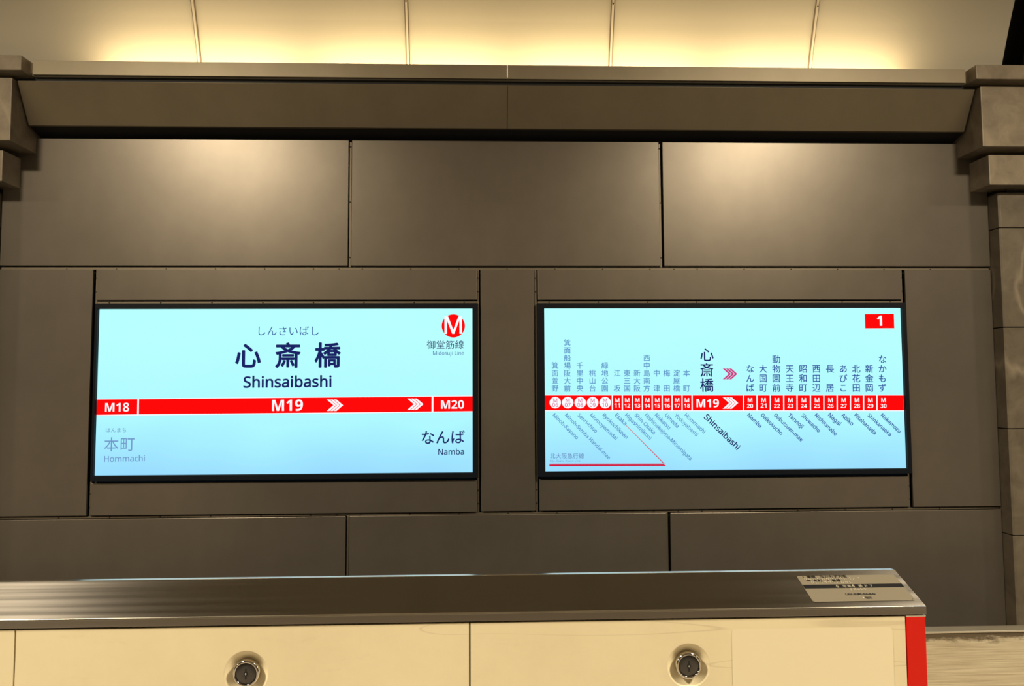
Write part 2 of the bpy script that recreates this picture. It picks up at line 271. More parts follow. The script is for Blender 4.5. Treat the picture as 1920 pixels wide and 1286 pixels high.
    ('stop_marker', 'white round stop marker', 'white', [('p', [(0.4374, 1.4743), (0.4365, 1.4822), (0.434, 1.4898), (0.4298, 1.4965), (0.4242, 1.5022), (0.4174, 1.5064), (0.4099, 1.5091), (0.402, 1.51), (0.394, 1.5092), (0.3865, 1.5066), (0.3797, 1.5024), (0.374, 1.4968), (0.3697, 1.4901), (0.367, 1.4826), (0.366, 1.4748), (0.3669, 1.4669), (0.3694, 1.4594), (0.3736, 1.4526), (0.3792, 1.447), (0.386, 1.4427), (0.3935, 1.4401), (0.4014, 1.4391), (0.4093, 1.44), (0.4169, 1.4425), (0.4237, 1.4467), (0.4294, 1.4523), (0.4337, 1.459), (0.4364, 1.4665)])]),
    ('marker_number', 'thin magenta stop number', 'magenta', [('l', 'M', 0.3898, 1.4772, 0.4136, 1.4771, 0, 0), ('l', '06', 0.3836, 1.4477, 0.4193, 1.4475, 0, 0)]),
    ('stop_marker', 'white round stop marker', 'white', [('p', [(0.5147, 1.4739), (0.5139, 1.4818), (0.5113, 1.4893), (0.5071, 1.4961), (0.5015, 1.5017), (0.4948, 1.506), (0.4873, 1.5087), (0.4793, 1.5096), (0.4714, 1.5088), (0.4638, 1.5062), (0.457, 1.502), (0.4513, 1.4964), (0.447, 1.4897), (0.4443, 1.4822), (0.4433, 1.4743), (0.4441, 1.4664), (0.4467, 1.4589), (0.4509, 1.4522), (0.4565, 1.4465), (0.4632, 1.4423), (0.4707, 1.4396), (0.4787, 1.4387), (0.4866, 1.4395), (0.4942, 1.4421), (0.501, 1.4463), (0.5067, 1.4518), (0.511, 1.4585), (0.5137, 1.466)])]),
    ('marker_number', 'thin magenta stop number', 'magenta', [('l', 'M', 0.4671, 1.4768, 0.4909, 1.4767, 0, 0), ('l', '07', 0.4609, 1.4473, 0.4966, 1.4471, 0, 0)]),
    ('stop_marker', 'white round stop marker', 'white', [('p', [(0.5921, 1.4735), (0.5913, 1.4814), (0.5887, 1.4889), (0.5846, 1.4956), (0.579, 1.5013), (0.5722, 1.5056), (0.5647, 1.5082), (0.5567, 1.5092), (0.5488, 1.5083), (0.5412, 1.5057), (0.5344, 1.5016), (0.5287, 1.496), (0.5243, 1.4893), (0.5216, 1.4818), (0.5206, 1.4739), (0.5215, 1.466), (0.524, 1.4585), (0.5282, 1.4517), (0.5338, 1.4461), (0.5405, 1.4418), (0.5481, 1.4391), (0.556, 1.4382), (0.564, 1.439), (0.5715, 1.4416), (0.5784, 1.4458), (0.5841, 1.4514), (0.5884, 1.4581), (0.5911, 1.4656)])]),
    ('marker_number', 'thin magenta stop number', 'magenta', [('l', 'M', 0.5445, 1.4764, 0.5683, 1.4762, 0, 0), ('l', '08', 0.5382, 1.4468, 0.574, 1.4466, 0, 0)]),
    ('stop_marker', 'white round stop marker', 'white', [('p', [(0.6693, 1.473), (0.6685, 1.4809), (0.6659, 1.4885), (0.6618, 1.4952), (0.6562, 1.5009), (0.6494, 1.5052), (0.6419, 1.5078), (0.6339, 1.5088), (0.626, 1.5079), (0.6184, 1.5053), (0.6115, 1.5011), (0.6058, 1.4955), (0.6015, 1.4888), (0.5987, 1.4813), (0.5978, 1.4734), (0.5986, 1.4655), (0.6011, 1.458), (0.6053, 1.4513), (0.6109, 1.4456), (0.6176, 1.4413), (0.6252, 1.4387), (0.6331, 1.4377), (0.6411, 1.4386), (0.6487, 1.4412), (0.6555, 1.4453), (0.6612, 1.4509), (0.6656, 1.4576), (0.6683, 1.4651)])]),
    ('marker_number', 'thin magenta stop number', 'magenta', [('l', 'M', 0.6216, 1.4759, 0.6455, 1.4758, 0, 0), ('l', '09', 0.6153, 1.4464, 0.6511, 1.4462, 0, 0)]),
    ('stop_marker', 'white round stop marker', 'white', [('p', [(0.7469, 1.4726), (0.7461, 1.4805), (0.7436, 1.488), (0.7394, 1.4948), (0.7338, 1.5005), (0.727, 1.5047), (0.7195, 1.5074), (0.7115, 1.5083), (0.7035, 1.5075), (0.6959, 1.5049), (0.6891, 1.5007), (0.6834, 1.4951), (0.679, 1.4884), (0.6763, 1.4809), (0.6753, 1.473), (0.6761, 1.4651), (0.6786, 1.4576), (0.6828, 1.4508), (0.6884, 1.4451), (0.6952, 1.4409), (0.7027, 1.4382), (0.7106, 1.4373), (0.7186, 1.4381), (0.7262, 1.4407), (0.7331, 1.4449), (0.7388, 1.4505), (0.7432, 1.4572), (0.7459, 1.4647)])]),
    ('marker_number', 'thin magenta stop number', 'magenta', [('l', 'M', 0.6992, 1.4755, 0.7231, 1.4754, 0, 0), ('l', '10', 0.6928, 1.4459, 0.7287, 1.4457, 0, 0)]),
    ('stop_number', 'white stop number on red band', 'white', [('l', 'M', 0.7728, 1.4751, 0.8001, 1.4749, 1, 0), ('l', '11', 0.7687, 1.4422, 0.8033, 1.442, 1, 0)]),
    ('stop_number', 'white stop number on red band', 'white', [('l', 'M', 0.8349, 1.4747, 0.8622, 1.4746, 1, 0), ('l', '12', 0.8308, 1.4418, 0.8654, 1.4416, 1, 0)]),
    ('stop_number', 'white stop number on red band', 'white', [('l', 'M', 0.8981, 1.4744, 0.9254, 1.4742, 1, 0), ('l', '13', 0.8939, 1.4414, 0.9285, 1.4412, 1, 0)]),
    ('stop_number', 'white stop number on red band', 'white', [('l', 'M', 0.9603, 1.474, 0.9876, 1.4738, 1, 0), ('l', '14', 0.9561, 1.4411, 0.9907, 1.4409, 1, 0)]),
    ('stop_number', 'white stop number on red band', 'white', [('l', 'M', 1.0223, 1.4736, 1.0496, 1.4735, 1, 0), ('l', '15', 1.018, 1.4407, 1.0527, 1.4405, 1, 0)]),
    ('stop_number', 'white stop number on red band', 'white', [('l', 'M', 1.0846, 1.4733, 1.1119, 1.4731, 1, 0), ('l', '16', 1.0804, 1.4403, 1.115, 1.4401, 1, 0)]),
    ('stop_number', 'white stop number on red band', 'white', [('l', 'M', 1.1466, 1.4729, 1.174, 1.4728, 1, 0), ('l', '17', 1.1424, 1.44, 1.1771, 1.4398, 1, 0)]),
    ('stop_number', 'white stop number on red band', 'white', [('l', 'M', 1.2081, 1.4726, 1.2355, 1.4724, 1, 0), ('l', '18', 1.2038, 1.4396, 1.2385, 1.4394, 1, 0)]),
    ('stop_number', 'white stop number on red band', 'white', [('l', 'M', 1.6038, 1.4697, 1.6327, 1.4695, 1, 0), ('l', '20', 1.5985, 1.4346, 1.6362, 1.4344, 1, 0)]),
    ('stop_number', 'white stop number on red band', 'white', [('l', 'M', 1.6888, 1.4692, 1.7178, 1.469, 1, 0), ('l', '21', 1.6836, 1.4341, 1.7212, 1.4339, 1, 0)]),
    ('stop_number', 'white stop number on red band', 'white', [('l', 'M', 1.7737, 1.4687, 1.8026, 1.4685, 1, 0), ('l', '22', 1.7683, 1.4336, 1.8061, 1.4334, 1, 0)]),
    ('stop_number', 'white stop number on red band', 'white', [('l', 'M', 1.8583, 1.4682, 1.8873, 1.4681, 1, 0), ('l', '23', 1.8529, 1.4331, 1.8907, 1.4329, 1, 0)]),
    ('stop_number', 'white stop number on red band', 'white', [('l', 'M', 1.9436, 1.4677, 1.9727, 1.4676, 1, 0), ('l', '24', 1.9382, 1.4326, 1.976, 1.4324, 1, 0)]),
    ('stop_number', 'white stop number on red band', 'white', [('l', 'M', 2.0274, 1.4673, 2.0565, 1.4671, 1, 0), ('l', '25', 2.022, 1.4321, 2.0598, 1.4319, 1, 0)]),
    ('stop_number', 'white stop number on red band', 'white', [('l', 'M', 2.113, 1.4668, 2.1421, 1.4666, 1, 0), ('l', '26', 2.1075, 1.4316, 2.1454, 1.4314, 1, 0)]),
    ('stop_number', 'white stop number on red band', 'white', [('l', 'M', 2.1967, 1.4663, 2.2258, 1.4661, 1, 0), ('l', '27', 2.1911, 1.4311, 2.2291, 1.4309, 1, 0)]),
    ('stop_number', 'white stop number on red band', 'white', [('l', 'M', 2.2808, 1.4658, 2.31, 1.4657, 1, 0), ('l', '28', 2.2752, 1.4306, 2.3132, 1.4304, 1, 0)]),
    ('stop_number', 'white stop number on red band', 'white', [('l', 'M', 2.366, 1.4653, 2.3952, 1.4652, 1, 0), ('l', '29', 2.3604, 1.4301, 2.3984, 1.4299, 1, 0)]),
    ('stop_number', 'white stop number on red band', 'white', [('l', 'M', 2.45, 1.4649, 2.4792, 1.4647, 1, 0), ('l', '30', 2.4443, 1.4296, 2.4824, 1.4294, 1, 0)]),
    ('current_stop_number', 'large white number of the current stop', 'white', [('l', 'M19', 1.2813, 1.4408, 1.4219, 1.44, 1, 0), ('p', [(1.4467, 1.5017), (1.4629, 1.5016), (1.5017, 1.4658), (1.4613, 1.4305), (1.4451, 1.4306), (1.4855, 1.4659)]), ('p', [(1.4675, 1.5016), (1.4837, 1.5015), (1.5224, 1.4657), (1.482, 1.4304), (1.4659, 1.4304), (1.5062, 1.4658)]), ('p', [(1.4882, 1.5015), (1.5044, 1.5014), (1.5432, 1.4656), (1.5028, 1.4302), (1.4866, 1.4303), (1.527, 1.4656)])]),
    ('platform_number', 'red box with a white platform number', 'red', [('p', [(2.3643, 2.0202), (2.5511, 2.0212), (2.5505, 1.93), (2.3639, 1.9297)])]),
    ('platform_digit', 'white digit', 'white', [('l', '1', 2.4415, 1.9471, 2.4723, 1.947, 1, 1)]),
    ('branch_name', 'grey name of the connecting railway line', 'ink_pale', [('c', '北', 0.3832, 1.1472, 0.0348, 1), ('c', '大', 0.4185, 1.1469, 0.0349, 1), ('c', '阪', 0.4539, 1.1466, 0.0349, 1), ('c', '急', 0.4892, 1.1463, 0.0349, 1), ('c', '行', 0.5246, 1.1461, 0.0349, 1), ('c', '線', 0.56, 1.1458, 0.0349, 1), ('l', 'Kita-Osaka Kyuko Line', 0.3655, 1.1122, 0.5529, 1.1107, 0, 0)]),
    ('branch_line', 'crimson bar and thin slanting line', 'crimson', [('p', [(0.3621, 1.1002), (1.0717, 1.0949), (1.0847, 1.0814), (0.362, 1.0856)]), ('p', [(0.8372, 1.3324), (0.8399, 1.3337), (1.0757, 1.0948), (1.069, 1.0949)])]),
]
# ---------------------------------------------------------------- materials
def metal_panel(name, base, rough):
    m = mat(name, base, rough, 0.72)
    n = nd(m, 'ShaderNodeTexNoise', Scale=3.0, Detail=4.0, Roughness=0.6); ln(m, coords(m, (1.2, 1, 1.0)), n.inputs['Vector'])
    c = ramp(m, n.outputs['Fac'], [(0.3, tuple(v * 0.93 for v in base)), (0.7, tuple(v * 1.06 for v in base))])
    ln(m, c, bsdf(m).inputs['Base Color'])
    n2 = nd(m, 'ShaderNodeTexNoise', Scale=260.0, Detail=2.0); ln(m, coords(m), n2.inputs['Vector'])
    bp = nd(m, 'ShaderNodeBump', Strength=0.03, Distance=0.002); ln(m, n2.outputs['Fac'], bp.inputs['Height'])
    ln(m, bp.outputs['Normal'], bsdf(m).inputs['Normal'])
    return m
M_CLAD = metal_panel('bronze_cladding', (0.18, 0.153, 0.126), 0.36)
M_STRIP = mat('cladding_joint_metal', (0.20, 0.165, 0.125), 0.45, 0.7)
M_BEAM = metal_panel('bronze_fascia', (0.20, 0.165, 0.115), 0.45)
M_CORN = metal_panel('bronze_cornice', (0.30, 0.25, 0.18), 0.5)
bsdf(M_CORN).inputs['Metallic'].default_value = 0.6
M_BLACK = mat('black_recess', (0.012, 0.012, 0.014), 0.7)
M_SCREW = mat('dark_screw', (0.02, 0.017, 0.015), 0.6, 0.3)
M_FRAME = mat('black_powder_coat', (0.004, 0.0055, 0.010), 0.5, 0, 0.15)
M_VAULT = mat('pale_vault_paint', (0.55, 0.50, 0.415), 0.6)
M_RIB = mat('pale_cover_strip', (0.62, 0.55, 0.46), 0.4)
M_RIBDARK = mat('brown_cover_edge', (0.20, 0.16, 0.12), 0.5)
M_STEELRIB = mat('black_arch_steel', (0.018, 0.016, 0.013), 0.5)
M_FLOOR = mat('platform_floor_stone', (0.30, 0.26, 0.21), 0.35)

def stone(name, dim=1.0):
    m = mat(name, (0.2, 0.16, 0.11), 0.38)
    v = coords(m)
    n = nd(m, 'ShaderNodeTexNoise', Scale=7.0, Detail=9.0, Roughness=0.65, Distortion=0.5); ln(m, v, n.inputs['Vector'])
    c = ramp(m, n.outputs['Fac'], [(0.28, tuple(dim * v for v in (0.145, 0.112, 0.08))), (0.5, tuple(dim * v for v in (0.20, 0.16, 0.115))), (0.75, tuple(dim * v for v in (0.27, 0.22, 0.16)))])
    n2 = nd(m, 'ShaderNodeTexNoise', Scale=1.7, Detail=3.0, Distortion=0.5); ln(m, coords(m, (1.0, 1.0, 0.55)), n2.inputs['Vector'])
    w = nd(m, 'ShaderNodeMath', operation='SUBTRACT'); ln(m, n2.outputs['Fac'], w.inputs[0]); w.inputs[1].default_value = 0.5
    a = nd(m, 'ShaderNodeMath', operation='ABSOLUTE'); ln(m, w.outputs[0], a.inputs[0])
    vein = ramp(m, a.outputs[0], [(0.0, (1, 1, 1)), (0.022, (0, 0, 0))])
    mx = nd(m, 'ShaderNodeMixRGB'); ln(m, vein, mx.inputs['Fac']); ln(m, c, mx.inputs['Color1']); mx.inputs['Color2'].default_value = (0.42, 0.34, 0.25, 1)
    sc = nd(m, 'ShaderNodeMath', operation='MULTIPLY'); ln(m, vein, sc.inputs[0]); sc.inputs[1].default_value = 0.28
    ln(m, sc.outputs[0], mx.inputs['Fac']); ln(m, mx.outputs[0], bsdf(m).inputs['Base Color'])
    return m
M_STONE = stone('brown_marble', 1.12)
M_SHAFT = stone('brown_marble_shaded', 0.6)  # same marble, its colour darkened for the weaker light on the shaft

def steel(name, base=(0.50, 0.46, 0.40), rough=0.3, dirt=0.0):
    m = mat(name, base, rough, 1.0)
    n = nd(m, 'ShaderNodeTexNoise', Scale=60.0, Detail=3.0); ln(m, coords(m, (0.02, 1, 1.4)), n.inputs['Vector'])
    r = nd(m, 'ShaderNodeMapRange'); ln(m, n.outputs['Fac'], r.inputs['Value'])
    r.inputs['To Min'].default_value = rough - 0.07; r.inputs['To Max'].default_value = rough + 0.1
    ln(m, r.outputs['Result'], bsdf(m).inputs['Roughness'])
    bp = nd(m, 'ShaderNodeBump', Strength=0.06, Distance=0.001); ln(m, n.outputs['Fac'], bp.inputs['Height'])
    ln(m, bp.outputs['Normal'], bsdf(m).inputs['Normal'])
    return m
M_LID = steel('brushed_steel_lid', (0.225, 0.205, 0.19), 0.2)
bsdf(M_LID).inputs['Anisotropic'].default_value = 0.93
_t = nd(M_LID, 'ShaderNodeTangent', direction_type='RADIAL', axis='X'); ln(M_LID, _t.outputs[0], bsdf(M_LID).inputs['Tangent'])
M_STEEL = steel('brushed_steel', (0.62, 0.57, 0.48), 0.36)
M_POLISH = mat('polished_steel_edge', (0.66, 0.62, 0.56), 0.16, 1.0)
M_CHROME = mat('chrome', (0.62, 0.58, 0.54), 0.08, 1.0)
M_PLUG = mat('dark_lock_plug', (0.10, 0.095, 0.095), 0.3, 0.8)
M_HOLE = mat('keyhole_black', (0.005, 0.005, 0.005), 0.8)
M_RED = mat('red_paint', (0.62, 0.008, 0.0015), 0.45, 0, 0.3)
M_PLATE = mat('brushed_plate', (0.135, 0.115, 0.085), 0.55, 0.0, 0.25)
M_INK = mat('black_print', (0.008, 0.008, 0.009), 0.7, 0, 0.08)
M_PALE = mat('pale_print', (0.62, 0.56, 0.46), 0.4, 0.3)

def cream():
    m = mat('cream_enamel', (0.78, 0.69, 0.48), 0.32)
    v = coords(m)
    base = nd(m, 'ShaderNodeTexNoise', Scale=5.0, Detail=6.0, Roughness=0.7); ln(m, v, base.inputs['Vector'])
    c = ramp(m, base.outputs['Fac'], [(0.3, (0.75, 0.655, 0.45)), (0.65, (0.81, 0.715, 0.50))])
    # rubbed grey smudges
    sm = nd(m, 'ShaderNodeTexNoise', Scale=16.0, Detail=8.0, Roughness=0.72); ln(m, coords(m, (0.6, 1, 2.2)), sm.inputs['Vector'])
    sf = ramp(m, sm.outputs['Fac'], [(0.60, (0, 0, 0)), (0.8, (0.18, 0.18, 0.18))])
    mx = nd(m, 'ShaderNodeMixRGB'); ln(m, sf, mx.inputs['Fac']); ln(m, c, mx.inputs['Color1']); mx.inputs['Color2'].default_value = (0.42, 0.34, 0.2, 1)
    # thin slanting scratches
    mp = nd(m, 'ShaderNodeMapping'); t = nd(m, 'ShaderNodeTexCoord'); ln(m, t.outputs['Object'], mp.inputs['Vector'])
    mp.inputs['Rotation'].default_value = (0, math.radians(14), 0); mp.inputs['Scale'].default_value = (0.7, 1, 9)
    sn = nd(m, 'ShaderNodeTexNoise', Scale=1.6, Detail=2.0, Distortion=0.4); ln(m, mp.outputs['Vector'], sn.inputs['Vector'])
    s1 = nd(m, 'ShaderNodeMath', operation='SUBTRACT'); ln(m, sn.outputs['Fac'], s1.inputs[0]); s1.inputs[1].default_value = 0.63
    s2 = nd(m, 'ShaderNodeMath', operation='ABSOLUTE'); ln(m, s1.outputs[0], s2.inputs[0])
    sc = ramp(m, s2.outputs[0], [(0.0, (0.34, 0.34, 0.34)), (0.007, (0, 0, 0))])
    mx2 = nd(m, 'ShaderNodeMixRGB'); ln(m, sc, mx2.inputs['Fac']); ln(m, mx.outputs[0], mx2.inputs['Color1']); mx2.inputs['Color2'].default_value = (0.40, 0.32, 0.2, 1)
    ln(m, mx2.outputs[0], bsdf(m).inputs['Base Color'])
    return m
M_CREAM = cream()
M_CREAM_CLEAN = mat('cream_film', (0.82, 0.73, 0.525), 0.3)

def door_steel():
    m = steel('worn_door_steel', (0.86, 0.79, 0.64), 0.42)
    t = nd(m, 'ShaderNodeTexCoord'); sx = nd(m, 'ShaderNodeSeparateXYZ'); ln(m, t.outputs['Object'], sx.inputs[0])
    n = nd(m, 'ShaderNodeTexNoise', Scale=42.0, Detail=8.0, Roughness=0.75); ln(m, coords(m, (0.5, 1, 1.5)), n.inputs['Vector'])
    edge = nd(m, 'ShaderNodeMapRange'); ln(m, sx.outputs['Z'], edge.inputs['Value'])
    edge.inputs['From Min'].default_value = -0.022; edge.inputs['From Max'].default_value = -0.003
    edge.inputs['To Min'].default_value = 0.0; edge.inputs['To Max'].default_value = 0.42
    ad = nd(m, 'ShaderNodeMath', operation='ADD'); ln(m, n.outputs['Fac'], ad.inputs[0]); ln(m, edge.outputs[0], ad.inputs[1])
    f = ramp(m, ad.outputs[0], [(0.64, (0, 0, 0)), (0.82, (0.85, 0.85, 0.85))])
    mx = nd(m, 'ShaderNodeMixRGB'); ln(m, f, mx.inputs['Fac']); st = nd(m, 'ShaderNodeTexNoise', Scale=240.0, Detail=5.0, Roughness=0.7); ln(m, coords(m, (0.03, 1, 1.6)), st.inputs['Vector'])
    ln(m, ramp(m, st.outputs['Fac'], [(0.35, (0.66, 0.59, 0.46)), (0.62, (1.0, 0.95, 0.80))]), mx.inputs['Color1']); mx.inputs['Color2'].default_value = (0.10, 0.07, 0.045, 1)
    ln(m, mx.outputs[0], bsdf(m).inputs['Base Color']); return m
M_DOOR = door_steel()

def screen_mat():
    """backlit sign face: its own tubes give a little less, bluer light near the bottom"""
    m = emis('backlit_sign_face', (0.45, 0.98, 1.0), 1.0); nt = m.node_tree
    e = [n for n in nt.nodes if n.type == 'EMISSION'][0]
    t = nd(m, 'ShaderNodeTexCoord'); sx = nd(m, 'ShaderNodeSeparateXYZ'); ln(m, t.outputs['Object'], sx.inputs[0])
    n = nd(m, 'ShaderNodeTexNoise', Scale=1.6, Detail=1.0); ln(m, t.outputs['Object'], n.inputs['Vector'])
    a = nd(m, 'ShaderNodeMath', operation='MULTIPLY_ADD'); ln(m, n.outputs['Fac'], a.inputs[0]); a.inputs[1].default_value = 0.3; ln(m, sx.outputs['Z'], a.inputs[2])
    c = ramp(m, a.outputs[0], [(0.08, (0.31, 0.69, 1.0)), (0.5, (0.43, 0.95, 1.0)), (0.95, (0.48, 1.0, 1.0))])
    ln(m, c, e.inputs['Color']); return m
M_SCREEN = screen_mat()
INK = {'ink_navy': emis('ink_navy', lin((27, 35, 100))), 'ink_blue': emis('ink_blue', lin((44, 78, 158))),
       'ink_mid': emis('ink_mid', lin((92, 146, 200))), 'ink_pale': emis('ink_pale', lin((112, 150, 200))),
       'red': emis('sign_red', (1.0, 0.003, 0.003)), 'crimson': emis('sign_crimson', lin((216, 12, 48))),
       'magenta': emis('sign_magenta', lin((206, 60, 130))), 'white': emis('sign_white', (0.98, 0.97, 1.0))}

# ---------------------------------------------------------------- setting: floor, walls, vault
def struct(name, bm, m, **kw):
    o = obj(name, bm, m, **kw); o['kind'] = 'structure'; return o
f = struct('floor', B(-10, 10, -7.5, 1.26, -0.3, 0), M_FLOOR); f['label'] = 'stone floor of the station platform'; f['category'] = 'floor'
f = struct('floor_track_bed', B(-10, 10, 1.26, 4.34, -1.5, -1.25), M_BLACK); f['label'] = 'dark bed of the track below the platform'; f['category'] = 'floor'

wall = struct('wall_back', B(-3.05, 3.28, 4.326, 4.40, -1.25, 3.40), M_BLACK, loc=(0.1, 4.326, 0))
wall['label'] = 'bronze metal clad wall across the track between two stone pillars'; wall['category'] = 'wall'
w2 = struct('wall_front', B(-10, 10, -7.6, -7.5, 0, 3.6), M_VAULT); w2['label'] = 'far platform wall behind the viewer'; w2['category'] = 'wall'
PANELS = [  # x0, x1, z0, z1, tilt about z, tilt about x (degrees)
    (-2.985, -0.880, 2.325, 3.118, 0, 0), (-0.859, 1.073, 2.325, 3.118, 0, 0), (1.096, 3.192, 2.325, 3.118, 0, 0),
    (-2.985, -2.4245, 0.8135, 2.3015, 0, 0), (-0.0577, 0.2752, 0.8155, 2.3015, 0, 0), (2.633, 3.192, 0.8135, 2.3015, 0, 0),
    (-2.402, -0.0800, 2.1140, 2.3015, 0, 0), (0.2995, 2.6095, 2.1130, 2.3015, 0, 0),
    (-2.402, -0.0800, 0.8135, 1.0065, 0, 0), (0.2995, 2.6095, 0.8150, 1.0055, 0, 0),
    (-2.985, -0.8785, -1.2, 0.7935, 0, 0), (-0.856, 1.080, -1.2, 0.7955, 0, 0), (1.1065, 3.192, -1.2, 0.7935, 0, 0)]
for x0, x1, z0, z1, tz, tx in PANELS:
    c = Vector(((x0 + x1) / 2, 4.2875, (z0 + z1) / 2))
    o = obj('cladding_panel', B(x0, x1, 4.2875, 4.3015, z0, z1), M_CLAD, wall, bevel=0.0025, loc=c)
    if tz or tx:
        o.rotation_euler = (math.radians(tx), 0, math.radians(tz))
# metal battens in the joints: each leaves a dark slot beside it
for x0, x1, z0, z1 in ((-2.985, 3.192, 2.3022, 2.3165), (-2.985, 3.192, 0.7962, 0.8070), (-2.4140, -2.4030, 0.809, 2.3015), (-0.0792, -0.0685, 0.809, 2.3015),
                       (0.2785, 0.2920, 0.809, 2.3015), (2.6103, 2.6215, 0.809, 2.3015), (-0.8765, -0.8625, 2.318, 3.11), (1.0737, 1.0850, 2.318, 3.11),
                       (-0.8735, -0.8605, -1.2, 0.795), (1.0807, 1.0935, -1.2, 0.795), (-2.402, -0.080, 2.0935, 2.1065), (0.2995, 2.6095, 2.0925, 2.1055)):
    obj('joint_batten', B(x0, x1, 4.302, 4.33, z0, z1), M_STRIP, wall, bevel=0.001)
# screws in the battens
sp = lathe_y([(0, -0.003), (0.0042, -0.002), (0.0046, 0.0), (0.0046, 0.004)], 0, 0, 0, 12)
sc0 = obj('joint_screw', sp, M_SCREW, wall); spots = []
for z in (2.3093, 0.8015):
    spots += [(0.108 + 0.3 * k, z) for k in range(-9, 10)] + [(-0.935, z), (1.16, z)]
for x in (-2.4085, -0.0738, 0.2852, 2.6159):
    spots += [(x, 2.252), (x, 2.166), (x, 0.942), (x, 0.86)]
for x in (-0.8695, 1.0793): spots += [(x, 3.08), (x, 2.73), (x, 2.38)]
for a, b in ((-2.33, -0.16), (0.37, 2.54)): spots += [(a + (b - a) * k / 7, 2.0995) for k in range(8)]
for k, (x, z) in enumerate(spots):
    o = sc0 if k == 0 else sc0.copy()
    if k: COL.objects.link(o)
    o.location = (x, 4.302, z)

# beam between the pillars: cornice, dark reveal and a fascia that slopes back
beam = struct('trim_1', prism_x([(4.125, 3.40), (4.125, 3.430), (4.36, 3.430), (4.36, 3.128), (4.215, 3.168), (4.215, 3.18), (4.115, 3.39)], -2.80, 3.01), M_BLACK, loc=(0.1, 4.3, 3.128))
beam['label'] = 'bronze cornice beam spanning the wall below the lit cove'; beam['category'] = 'trim'
for a, b in ((-2.78, 0.1085), (0.1115, 2.99)):
    obj('fascia_panel', prism_x([(4.082, 3.389), (4.090, 3.393), (4.200, 3.172), (4.214, 3.166), (4.206, 3.160), (4.194, 3.163)], a, b), M_BEAM, beam, bevel=0.001)
for a, b in ((-2.70, 0.1085), (0.1115, 2.94)):
    obj('cornice', prism_x([(4.090, 3.431), (4.090, 3.517), (4.108, 3.517), (4.108, 3.431)], a, b), M_CORN, beam, bevel=0.0015)
obj('cove_trough', prism_x([(4.1085, 3.433), (4.1085, 3.447), (4.40, 3.447), (4.40, 3.433)], -2.9, 3.1), M_VAULT, beam)

# vaulted ceiling
YC, ZC, R = -0.93, 1.90, 5.5
def arc(r0, r1, a0, a1, n=72):
    a = [(YC + r0 * math.cos(math.radians(a0 + (a1 - a0) * k / n)), ZC + r0 * math.sin(math.radians(a0 + (a1 - a0) * k / n))) for k in range(n + 1)]
    b = [(YC + r1 * math.cos(math.radians(a0 + (a1 - a0) * k / n)), ZC + r1 * math.sin(math.radians(a0 + (a1 - a0) * k / n))) for k in range(n + 1)]
    return a, b
def vault(r0, r1, a0, a1, x0, x1, bm=None, n=72):
    bm = bm or bmesh.new(); a, b = arc(r0, r1, a0, a1, n)
    rows = [[bm.verts.new((x, y, z)) for y, z in p] for x in (x0, x1) for p in (a, b)]
    A0, B0, A1, B1 = rows
    for k in range(n):
        bm.faces.new((A0[k], A0[k + 1], A1[k + 1], A1[k])); bm.faces.new((B0[k], B1[k], B1[k + 1], B0[k + 1]))
        bm.faces.new((A0[k], B0[k], B0[k + 1], A0[k + 1])); bm.faces.new((A1[k], A1[k + 1], B1[k + 1], B1[k]))
    for k in (0, n): bm.faces.new((A0[k], A1[k], B1[k], B0[k]))
    return bm
ceil = struct('ceiling', vault(5.5, 5.54, 14.5, 165, -3.12, 3.325), M_VAULT, smooth=False)
ceil['label'] = 'pale curved vault lit from the cove behind the cornice'; ceil['category'] = 'ceiling'
for x in (-1.812, -0.511, 0.772, 2.062):
    jc = obj('joint_cover', vault(5.494, 5.5, 15.2, 120, x - 0.0125, x + 0.0125), M_RIBDARK, ceil)
    obj('cover_ridge', vault(5.487, 5.494, 15.2, 120, x - 0.006, x + 0.006), M_RIB, jc)
    for k, ang in enumerate((17.35, 21.9, 26.0)):
        bm = bmesh.new(); bmesh.ops.create_uvsphere(bm, u_segments=10, v_segments=6, radius=0.0045)
        o = obj('cover_screw', bm, M_SCREW, ceil)
        o.location = (x, YC + 5.487 * math.cos(math.radians(ang)), ZC + 5.487 * math.sin(math.radians(ang)))
for x0, x1 in ((-10, -3.75), (3.95, 10)):
    c2 = struct('ceiling_next_bay', vault(5.5, 5.54, 14.5, 165, x0, x1), M_VAULT)
    c2['label'] = 'curved vault of the bay beside the arch on the left' if x0 < 0 else 'curved vault of the bay beside the arch on the right'; c2['category'] = 'ceiling'
bm = vault(5.72, 5.76, 12, 165, -10, 10); c2 = struct('ceiling_shell', bm, M_STEELRIB)
c2['label'] = 'dark shell behind the gap in the vault'; c2['category'] = 'ceiling'
for x0, x1, lab in ((-3.56, -3.34, 'black steel arch above the left pillar'), (3.47, 3.70, 'black steel arch above the right pillar')):
    bm = vault(5.44, 5.52, 14, 120, x0, x1); vault(5.52, 5.70, 14, 120, (x0 + x1) / 2 - 0.015, (x0 + x1) / 2 + 0.015, bm)
    a = struct('trim_2' if x0 < 0 else 'trim_3', bm, M_STEELRIB); a['label'] = lab; a['category'] = 'arch'

